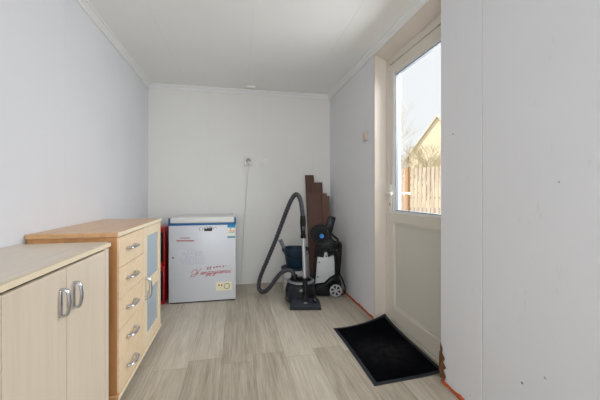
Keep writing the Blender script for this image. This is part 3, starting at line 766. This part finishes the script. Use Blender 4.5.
# ------------------------------------------------------------------ vacuum cleaner
vc = P(300.9, 193, 3.08); vc.z = 0
R_, F_ = Vector((CA, -SA, 0)), Vector((SA, CA, 0))
vt = thing('vacuum_cleaner', 'black canister vacuum cleaner with looping grey hose and upright silver tube', 'vacuum cleaner', vc)
bm = bmesh.new(); lathe(bm, [(.0, .012), (.120, .012), (.148, .03), (.157, .08), (.154, .14), (.142, .185), (.128, .207), (.10, .224), (.06, .233), (0, .235)], 48, vc); body = obj('canister', bm, M['black_gloss'], vt, smooth=True, angle=60)
ring = [vc+Vector((.142*math.cos(a), .142*math.sin(a), .193)) for a in [2*PI*k/48 for k in range(48)]]
bm = bmesh.new(); rr = []
for k in range(48):
    a = 2*PI*k/48; c, s = math.cos(a), math.sin(a)
    rr.append([bm.verts.new(vc+Vector((r*c, r*s, z))) for r, z in ((.131, .208), (.134, .214), (.130, .224), (.122, .229), (.112, .229), (.109, .225), (.116, .216), (.124, .208))])
for k in range(48):
    A, B = rr[k], rr[(k+1) % 48]
    for j in range(8): bm.faces.new((A[j], A[(j+1) % 8], B[(j+1) % 8], B[j]))
obj('silver_ring', bm, M['silver'], vt, smooth=True, angle=60)
bm = bmesh.new()   # tinted dust-bin cover on the front
for (a0, a1) in ((-PI*.80, -PI*.56),):
    n = 10; z_ = [.05, .09, .14, .185]; r_ = [.1540, .1595, .1570, .1450]
    g = [[bm.verts.new(vc+R_*(r*math.cos(a0+(a1-a0)*i/n))+F_*(r*math.sin(a0+(a1-a0)*i/n))+Vector((0, 0, z))) for i in range(n+1)] for r, z in zip(r_, z_)]
    for A, B in zip(g, g[1:]):
        for i in range(n): bm.faces.new((A[i], A[i+1], B[i+1], B[i]))
sub('tinted_cover', bm, M['dark_blue_plastic'], body, vt, smooth=True)
for sgn in (-1, 1):
    w = vc+R_*(sgn*.139)+F_*.05+Vector((0, 0, .062))
    bm = bmesh.new(); lathe(bm, [(.0, -.016), (.054, -.016), (.061, -.010), (.061, .010), (.054, .016), (0, .016)], 28, w, R_.to_track_quat('Z', 'Y').to_matrix().to_4x4()); wo = obj('wheel', bm, M['black_plastic'], vt, smooth=True)
w = vc-F_*.09+Vector((0, 0, .018)); bm = bmesh.new(); lathe(bm, [(0, -.012), (.018, -.012), (.018, .012), (0, .012)], 16, w, R_.to_track_quat('Z', 'Y').to_matrix().to_4x4()); obj('caster', bm, M['black_plastic'], vt, smooth=True)
# floor head
hd = P(305.6, 193, 2.865); hd.z = 0
hf = lambda u, v, t: hd+R_*u+F_*t+Vector((0, 0, v))
bm = bmesh.new()
secs = [(0, .146, .004, .024), (.010, .147, .003, .042), (.045, .132, .003, .080), (.066, .116, .004, .090), (.074, .110, .006, .080)]
rows = [[bm.verts.new(hf(-w, a, y)), bm.verts.new(hf(w, a, y)), bm.verts.new(hf(w*.97, b, y)), bm.verts.new(hf(w*.3, b+.004, y)), bm.verts.new(hf(-w*.3, b+.004, y)), bm.verts.new(hf(-w*.97, b, y))] for y, w, a, b in secs]
for A, B in zip(rows, rows[1:]):
    for j in range(6): bm.faces.new((A[j], A[(j+1) % 6], B[(j+1) % 6], B[j]))
bm.faces.new(rows[0]); bm.faces.new(list(reversed(rows[-1])))
fh = obj('floor_head', bm, M['dark_blue_plastic'], vt, smooth=True, angle=25)
sub('brush_strip', BX(0, 1, 0, 1, 0, 1), M['black_plastic'], fh, vt) if False else None
bm = bmesh.new(); prism(bm, [(-.146, .0015), (.146, .0015), (.146, .012), (-.146, .012)], hf, -.004, .004, .002); sub('bumper', bm, M['foot'], fh, vt, smooth=True)
bm = bmesh.new(); prism(bm, [(-.042, .06), (.042, .06), (.030, .10), (.022, .13), (-.022, .13), (-.030, .085)], hf, .030, .068, .006); sub('neck', bm, M['black_plastic'], fh, vt, smooth=True)
bm = bmesh.new(); lathe(bm, [(0, -.006), (.022, -.006), (.022, .006), (0, .008)], 20, hf(.088, .078, .036), Matrix.Rotation(.5, 4, 'X')); sub('dial', bm, M['black_gloss'], fh, vt, smooth=True)
bm = bmesh.new(); lathe(bm, [(0, -.002), (.009, -.002), (.009, .002), (0, .002)], 16, hf(.088, .086, .034), Matrix.Rotation(.5, 4, 'X')); sub('dial_mark', bm, M['silver'], fh, vt, smooth=True)
bm = bmesh.new(); prism(bm, [(-.016, .056), (.016, .056), (.014, .066), (-.014, .066)], hf, .012, .030, .001); sub('badge', bm, M['silver'], fh, vt)
# connector, tube, grip
w0 = hf(0, .12, .050); wz = lambda px, py: P(px, py, 2.93)
a, b, c = wz(304.8, 278), wz(303.2, 237), wz(302.9, 222)
bm = bmesh.new(); tube(bm, [w0, w0.lerp(a, .5), a], lambda i: (.026, .024, .023)[i], 16); obj('connector', bm, M['black_plastic'], vt, smooth=True)
bm = bmesh.new(); tube(bm, [a-Vector((0, 0, .03)), b+Vector((0, 0, .03))], .0165, 18); obj('tube', bm, M['alu'], vt, smooth=True)
bm = bmesh.new(); pth = [b-Vector((0, 0, .01)), b+Vector((0, 0, .02)), b+Vector((0, 0, .026)), b.lerp(c, .5), c, c+Vector((0, 0, .06))]
tube(bm, pth, lambda i: (.026, .026, .021, .024, .028, .025)[i], 16); gp = obj('grip', bm, M['black_plastic'], vt, smooth=True)
bm = bmesh.new(); q = b.lerp(c, .6); bx(bm, q.x-.012, q.x+.012, q.y-.034, q.y-.022, q.z-.018, q.z+.018, .003); sub('slide_button', bm, M['hose'], gp, vt, smooth=True)
hp = [c+Vector((0, 0, .05)), P(302.4, 212, 2.94), P(301.2, 203, 2.96), P(299.0, 196.6, 2.98), P(296.2, 194.4, 3.0), P(293.2, 196.8, 3.02), P(289.5, 203.5, 3.05), P(283.5, 219, 3.10), P(276, 239, 3.17),
      P(269, 256, 3.23), P(262.6, 271, 3.28), P(259.2, 281.5, 3.31), P(259.2, 289, 3.31), P(263.4, 291.9, 3.28), P(268.6, 288.6, 3.25), P(274.5, 280.8, 3.22), P(280.5, 273.5, 3.19), P(286.5, 270.0, 3.165), P(291.2, 270.6, 3.15), P(293.6, 274.0, 3.13), P(294.6, 279, 3.12)]
hp = [Vector((p.x, p.y, max(p.z, .0240))) for p in hp]
path = smoothpath(hp, 24)
bm = bmesh.new(); tube(bm, path, lambda i: .0228 if i % 4 < 2 else .0200, 12); obj('hose', bm, M['hose'], vt, smooth=True, angle=80)
bm = bmesh.new(); tube(bm, [P(294.2, 274.5, 3.13), P(294.6, 280.5, 3.12)], .033, 16); obj('hose_socket', bm, M['black_plastic'], vt, smooth=True)

# ------------------------------------------------------------------ pressure washer
K = 3.235/F; w0 = P(325, 193, 3.345); w0.z = 0
pw = thing('pressure_washer', 'black and pale grey pressure washer with blue reel hub in corner', 'pressure washer', w0)
wb = P(325, 193, 3.235); wb.z = 0
def W(px, py, t): return wb+R_*((px-325)*K)+F_*(t)+Vector((0, 0, EYE-(py-193)*K))
wf = lambda u, v, t: W(u, v, t)
def wp(name, poly, t0, t1, m, bev=.006, par=None):
    bm = bmesh.new(); prism(bm, poly, wf, t0, t1, bev)
    return obj(name, bm, m, pw, smooth=True) if par is None else sub(name, bm, m, par, pw, smooth=True)
bd = wp('body', [(312.5, 296.2), (311, 291), (311.5, 284), (315.5, 270), (316.5, 257), (316, 247), (319.5, 241), (334, 240), (337.5, 247), (337, 262), (337.5, 275), (341.5, 282), (342.3, 289), (338, 295), (330, 296.2)], .030, .20, M['black_plastic'], .012)
sp1 = wp('side_panel', [(317.6, 257.2), (323.6, 258), (325.0, 252.6), (327.0, 252.6), (328.2, 257.8), (333.8, 255.4), (334.5, 262), (334.8, 274.5), (329.5, 277.6), (324.5, 282.6), (315.2, 284)], .006, .034, M['washer_white'], .006)
for pts in ([(325, 267.5), (328.5, 268.2), (332.5, 265.6), (334.2, 263.6)], [(320, 276.4), (325, 275.4), (330, 272.6), (334.2, 269.4)]):
    bm = bmesh.new(); tube(bm, smoothpath([W(a, b, .006) for a, b in pts], 6), .006, 8, sq=(1, .7)); sub('moulded_rib', bm, M['washer_white'], sp1, pw, smooth=True)
for a, b in ((319.4, 262.4), (317.8, 277.0), (326.2, 256.2)):
    bm = bmesh.new(); lathe(bm, [(0, -.002), (.008, -.002), (.008, .004), (0, .004)], 14, W(a, b, .005), F_.to_track_quat('Z', 'Y').to_matrix().to_4x4()); sub('screw', bm, M['foot'], sp1, pw, smooth=True)
wp('skirt', [(311.5, 296), (311, 286), (316, 285.4), (325, 284), (330, 279), (335.2, 276.4), (336, 281), (330, 284.5), (328.8, 291), (329.5, 296)], .000, .033, M['black_plastic'], .005)
wp('skirt_front', [(300.5+7, 296), (308, 287), (312, 284.5), (313, 296)], .05, .17, M['black_plastic'], .008)
# two wheels
QF = F_.to_track_quat('Z', 'Y').to_matrix().to_4x4()
for i, t_ in enumerate((.0, .185)):
    cpt = W(335.6, 290.0, t_); cpt.z = .0712
    bm = bmesh.new(); lathe(bm, [(.050, -.018), (.066, -.018), (.071, -.010), (.071, .014), (.066, .020), (.050, .020), (.050, .004), (.0, .004), (.0, .0), (.050, .0)], 36, cpt, QF); tyre = obj('wheel', bm, M['black_plastic'], pw, smooth=True)
    s_ = -1 if i == 0 else 1; off = -.019 if i == 0 else .021
    fq2 = lambda u, v, t: cpt+R_*u+Vector((0, 0, v))+F_*(off+t)
    bm = bmesh.new(); n = 36
    lo = [(.050, 0), (.062, 0)]
    for (ra, rb) in ((.050, .063), (.0, .017)):
        A = [bm.verts.new(fq2(ra*math.cos(2*PI*k/n), ra*math.sin(2*PI*k/n), -.002*s_*-1)) for k in range(n)] if ra else None
        B = [bm.verts.new(fq2(rb*math.cos(2*PI*k/n), rb*math.sin(2*PI*k/n), -.002*s_*-1)) for k in range(n)]
        Bb = [bm.verts.new(fq2(rb*math.cos(2*PI*k/n), rb*math.sin(2*PI*k/n), .008*s_*-1)) for k in range(n)]
        if A:
            Ab = [bm.verts.new(fq2(ra*math.cos(2*PI*k/n), ra*math.sin(2*PI*k/n), .008*s_*-1)) for k in range(n)]
            for k in range(n):
                j = (k+1) % n
                bm.faces.new((A[k], A[j], B[j], B[k])); bm.faces.new((B[k], B[j], Bb[j], Bb[k])); bm.faces.new((A[k], A[j], Ab[j], Ab[k]))
        else:
            bm.faces.new(B)
            for k in range(n): bm.faces.new((B[k], B[(k+1) % n], Bb[(k+1) % n], Bb[k]))
    for k in range(6):
        a = 2*PI*k/6+.25; c_, s2 = math.cos(a), math.sin(a)
        rot = lambda u, v, t: fq2(u*c_-v*s2, u*s2+v*c_, t)
        prism(bm, [(.012, -.006), (.052, -.010), (.052, .010), (.012, .006)], rot, -.0018, .006)
    sub('hubcap', bm, M['hubcap'], tyre, pw)
# hose reel
rc = W(320.2, 235.0, .02)
bm = bmesh.new(); lathe(bm, [(.098, -.018), (.102, -.010), (.098, -.002), (.070, -.002), (.070, .070), (.098, .070), (.102, .078), (.094, .086), (.0, .086), (.0, .0), (.066, .0), (.076, -.018)], 40, rc, QF); rl = obj('hose_reel', bm, M['black_plastic'], pw, smooth=True)
bm = bmesh.new()
for k in range(5):
    a = 2*PI*k/5+.4; tube(bm, [rc-F_*.006, rc-F_*.010+R_*(.086*math.cos(a))+Vector((0, 0, .086*math.sin(a)))], .010, 8)
sub('spokes', bm, M['dark_blue_plastic'], rl, pw, smooth=True)
bm = bmesh.new(); lathe(bm, [(.0, -.030), (.020, -.030), (.025, -.024), (.025, .0), (0, .0)], 24, W(321.8, 236.2, .02), QF); sub('hub', bm, M['washer_blue'], rl, pw, smooth=True)
for z_ in (.012, .030, .048):
    bm = bmesh.new(); tube(bm, [rc+F_*z_+R_*(.080*math.cos(2*PI*k/32))+Vector((0, 0, .080*math.sin(2*PI*k/32))) for k in range(32)], .0095, 8, closed=True); sub('coiled_hose', bm, M['hose'], rl, pw, smooth=True)
# neck, handle, brackets
wp('reel_bracket', [(316.5, 250), (318, 240), (327, 238), (334, 241), (338.5, 246), (336, 253), (329, 255.5), (327.6, 250.5), (324.4, 250.5), (322, 255.5), (317.2, 254.5)], .012, .05, M['black_plastic'], .008)
hn = wp('handle', [(329.4, 215.8), (336.8, 218.2), (333.0, 232.6), (329.2, 241), (321.8, 241), (325.2, 229.2)], .06, .12, M['black_plastic'], .012)
wp('handle_inset', [(331.0, 219.4), (333.8, 220.3), (330.4, 231.0), (328.0, 230.0)], .0565, .064, M['dark_blue_plastic'], .003, hn)
for a, b in (((329, 232), (338, 240)), ((337.6, 239.5), (339.5, 246)), ((327, 241), (336.6, 243))):
    bm = bmesh.new(); tube(bm, [W(a[0], a[1], .05), W(b[0], b[1], .05)], .013, 10); obj('bracket_arm', bm, M['black_plastic'], pw, smooth=True)
bm = bmesh.new(); lathe(bm, [(.0, -.02), (.024, -.02), (.027, .0), (.027, .03), (0, .03)], 20, W(332.5, 249.6, .012), QF); obj('outlet_knob', bm, M['black_plastic'], pw, smooth=True)
bm = bmesh.new(); tube(bm, [W(340.4, 243, .07), W(341.0, 246, .07), W(340.4, 262, .07), W(339.4, 277, .07)], lambda i: (.012, .022, .020, .014)[i], 12); obj('spray_lance', bm, M['black_plastic'], pw, smooth=True)
for pts in ([(337.5, 252), (337.2, 262), (338.8, 272), (342.6, 280), (345.6, 288.5), (345.0, 294.6), (340.5, 296.0)], [(336.2, 244), (339.0, 250), (338.2, 264), (337, 275)]):
    bm = bmesh.new(); tube(bm, smoothpath([W(a, b, .045) for a, b in pts], 8), .0075, 8); obj('pressure_hose', bm, M['black_plastic'], pw, smooth=True)

# ------------------------------------------------------------------ door mat
mx0, my0, my1, mw = .760, 1.618, 2.372, .466
ml = my1-my0
mt = thing('door_mat', 'black rubber-edged door mat with one corner curled up against the door', 'mat', (mx0+mw/2, (my0+my1)/2, 0))
def S(u, v, h):                       # u along the door 0..1, v across 0..1
    sv = max(0, (v-.12)/.88); e = math.exp(-(1-u)*ml/.17)
    z = .072*sv**1.7*e + .010*max(0, (v-.6)/.4)**2
    y = my0+u*ml+.030*v*(1-u); x = mx0+v*mw-.018*e*sv**2+.006*math.sin(u*3)
    return Vector((x, y, z+h+.0008))
def grid(bm, us, vs, h0, h1):
    T = [[bm.verts.new(S(u, v, h1)) for v in vs] for u in us]; Bt = [[bm.verts.new(S(u, v, h0)) for v in vs] for u in us]
    for i in range(len(us)-1):
        for j in range(len(vs)-1):
            bm.faces.new((T[i][j], T[i][j+1], T[i+1][j+1], T[i+1][j])); bm.faces.new((Bt[i][j], Bt[i+1][j], Bt[i+1][j+1], Bt[i][j+1]))
    for i in range(len(us)-1):
        for j in (0, len(vs)-1): bm.faces.new((T[i][j], T[i+1][j], Bt[i+1][j], Bt[i][j]))
    for j in range(len(vs)-1):
        for i in (0, len(us)-1): bm.faces.new((T[i][j], T[i][j+1], Bt[i][j+1], Bt[i][j]))
ls = lambda a, b, n: [a+(b-a)*k/n for k in range(n+1)]
bw = .025
bm = bmesh.new(); grid(bm, ls(0, 1, 48), ls(0, 1, 32), 0, .0035); obj('rubber_border', bm, M['rubber'], mt, smooth=True, angle=40)
bm = bmesh.new(); grid(bm, ls(bw/ml, 1-bw/ml, 48), ls(bw/mw, 1-bw/mw, 32), .0030, .0075); obj('pile', bm, M['pile'], mt, smooth=True, angle=40)

# ------------------------------------------------------------------ unseen pendant lamps added behind the camera to brighten the room
for (lx, ly, lb_) in ((.72, -.75, 'white globe fill lamp added behind the camera, the nearer one'), (-.45, -1.6, 'white globe fill lamp added near the rear window')):
    t = thing('fill_pendant_lamp', lb_, 'lamp', (lx, ly, ZC), group='added globe fill lamps')
    bm = bmesh.new(); lathe(bm, [(0, -.03), (.05, -.03), (.055, -.001), (0, -.001)], 24, (lx, ly, ZC)); obj('canopy', bm, M['white_plastic'], t, smooth=True)
    bm = bmesh.new(); tube(bm, [(lx, ly, ZC-.03), (lx, ly, 1.45)], .004, 8); obj('cord', bm, M['white_cable'], t)
    bm = bmesh.new(); bmesh.ops.create_uvsphere(bm, u_segments=24, v_segments=16, radius=.09, matrix=Matrix.Translation((lx, ly, 1.36))); obj('globe', bm, M['globe'], t, smooth=True)
def area(name, loc, rot, sx, sy, power, col):
    l = bpy.data.lights.new(name, 'AREA'); l.shape = 'RECTANGLE'; l.size = sx; l.size_y = sy; l.energy = power; l.color = col
    o = bpy.data.objects.new(name, l); C.objects.link(o); o.location = loc; o.rotation_euler = rot; return o
def fill_bulb(loc, power, col):
    l = bpy.data.lights.new('fill_bulb', 'POINT'); l.energy = power; l.color = col; l.shadow_soft_size = .07
    o = bpy.data.objects.new('fill_bulb', l); C.objects.link(o); o.location = loc
fill_bulb((.72, -.75, 1.36), 5, (1, .975, .94)); fill_bulb((-.45, -1.6, 1.36), 11, (1, .975, .94))  # point lights inside the added pendants, fill for the room
area('rear_window_fill', (-.10, YR-.20, 1.5), (math.radians(90), 0, 0), 1.6, 1.2, 54, (.90, .95, 1))  # area lamp outside the added rear window, fills the room from behind
area('door_daylight', (XD+.62, (Y0+Y1)/2+.08, 1.78), (0, math.radians(58), 0), 1.2, 1.5, 92, (.94, .97, 1))
sun = bpy.data.lights.new('sun', 'SUN'); sun.energy = 3.3; sun.angle = .009; sun.color = (1, .95, .88)
so = bpy.data.objects.new('sun', sun); C.objects.link(so)
so.rotation_euler = Vector((.80, -.02, -.60)).to_track_quat('-Z', 'Y').to_euler()
w = bpy.data.worlds.new('sky'); SC.world = w; w.use_nodes = True
bg = w.node_tree.nodes['Background']; bg.inputs['Color'].default_value = (.965, .98, 1, 1); bg.inputs['Strength'].default_value = 1.0

# ------------------------------------------------------------------ camera and view
cam = bpy.data.cameras.new('camera'); co = bpy.data.objects.new('camera', cam); C.objects.link(co)
co.location = (0, 0, EYE); co.rotation_euler = (PI/2, 0, -YAW)
cam.sensor_width = 36; cam.lens = F/600*36; cam.shift_y = -7/600; cam.clip_start = .02; cam.clip_end = 200
SC.camera = co
SC.view_settings.view_transform = 'Standard'; SC.view_settings.look = 'None'; SC.view_settings.exposure = .06; SC.view_settings.gamma = 1
SC.view_settings.use_curve_mapping = False
SC.cycles.use_denoising = True; SC.cycles.max_bounces = 10; SC.cycles.diffuse_bounces = 6; SC.cycles.transparent_max_bounces = 12
SC.cycles.sample_clamp_indirect = 6
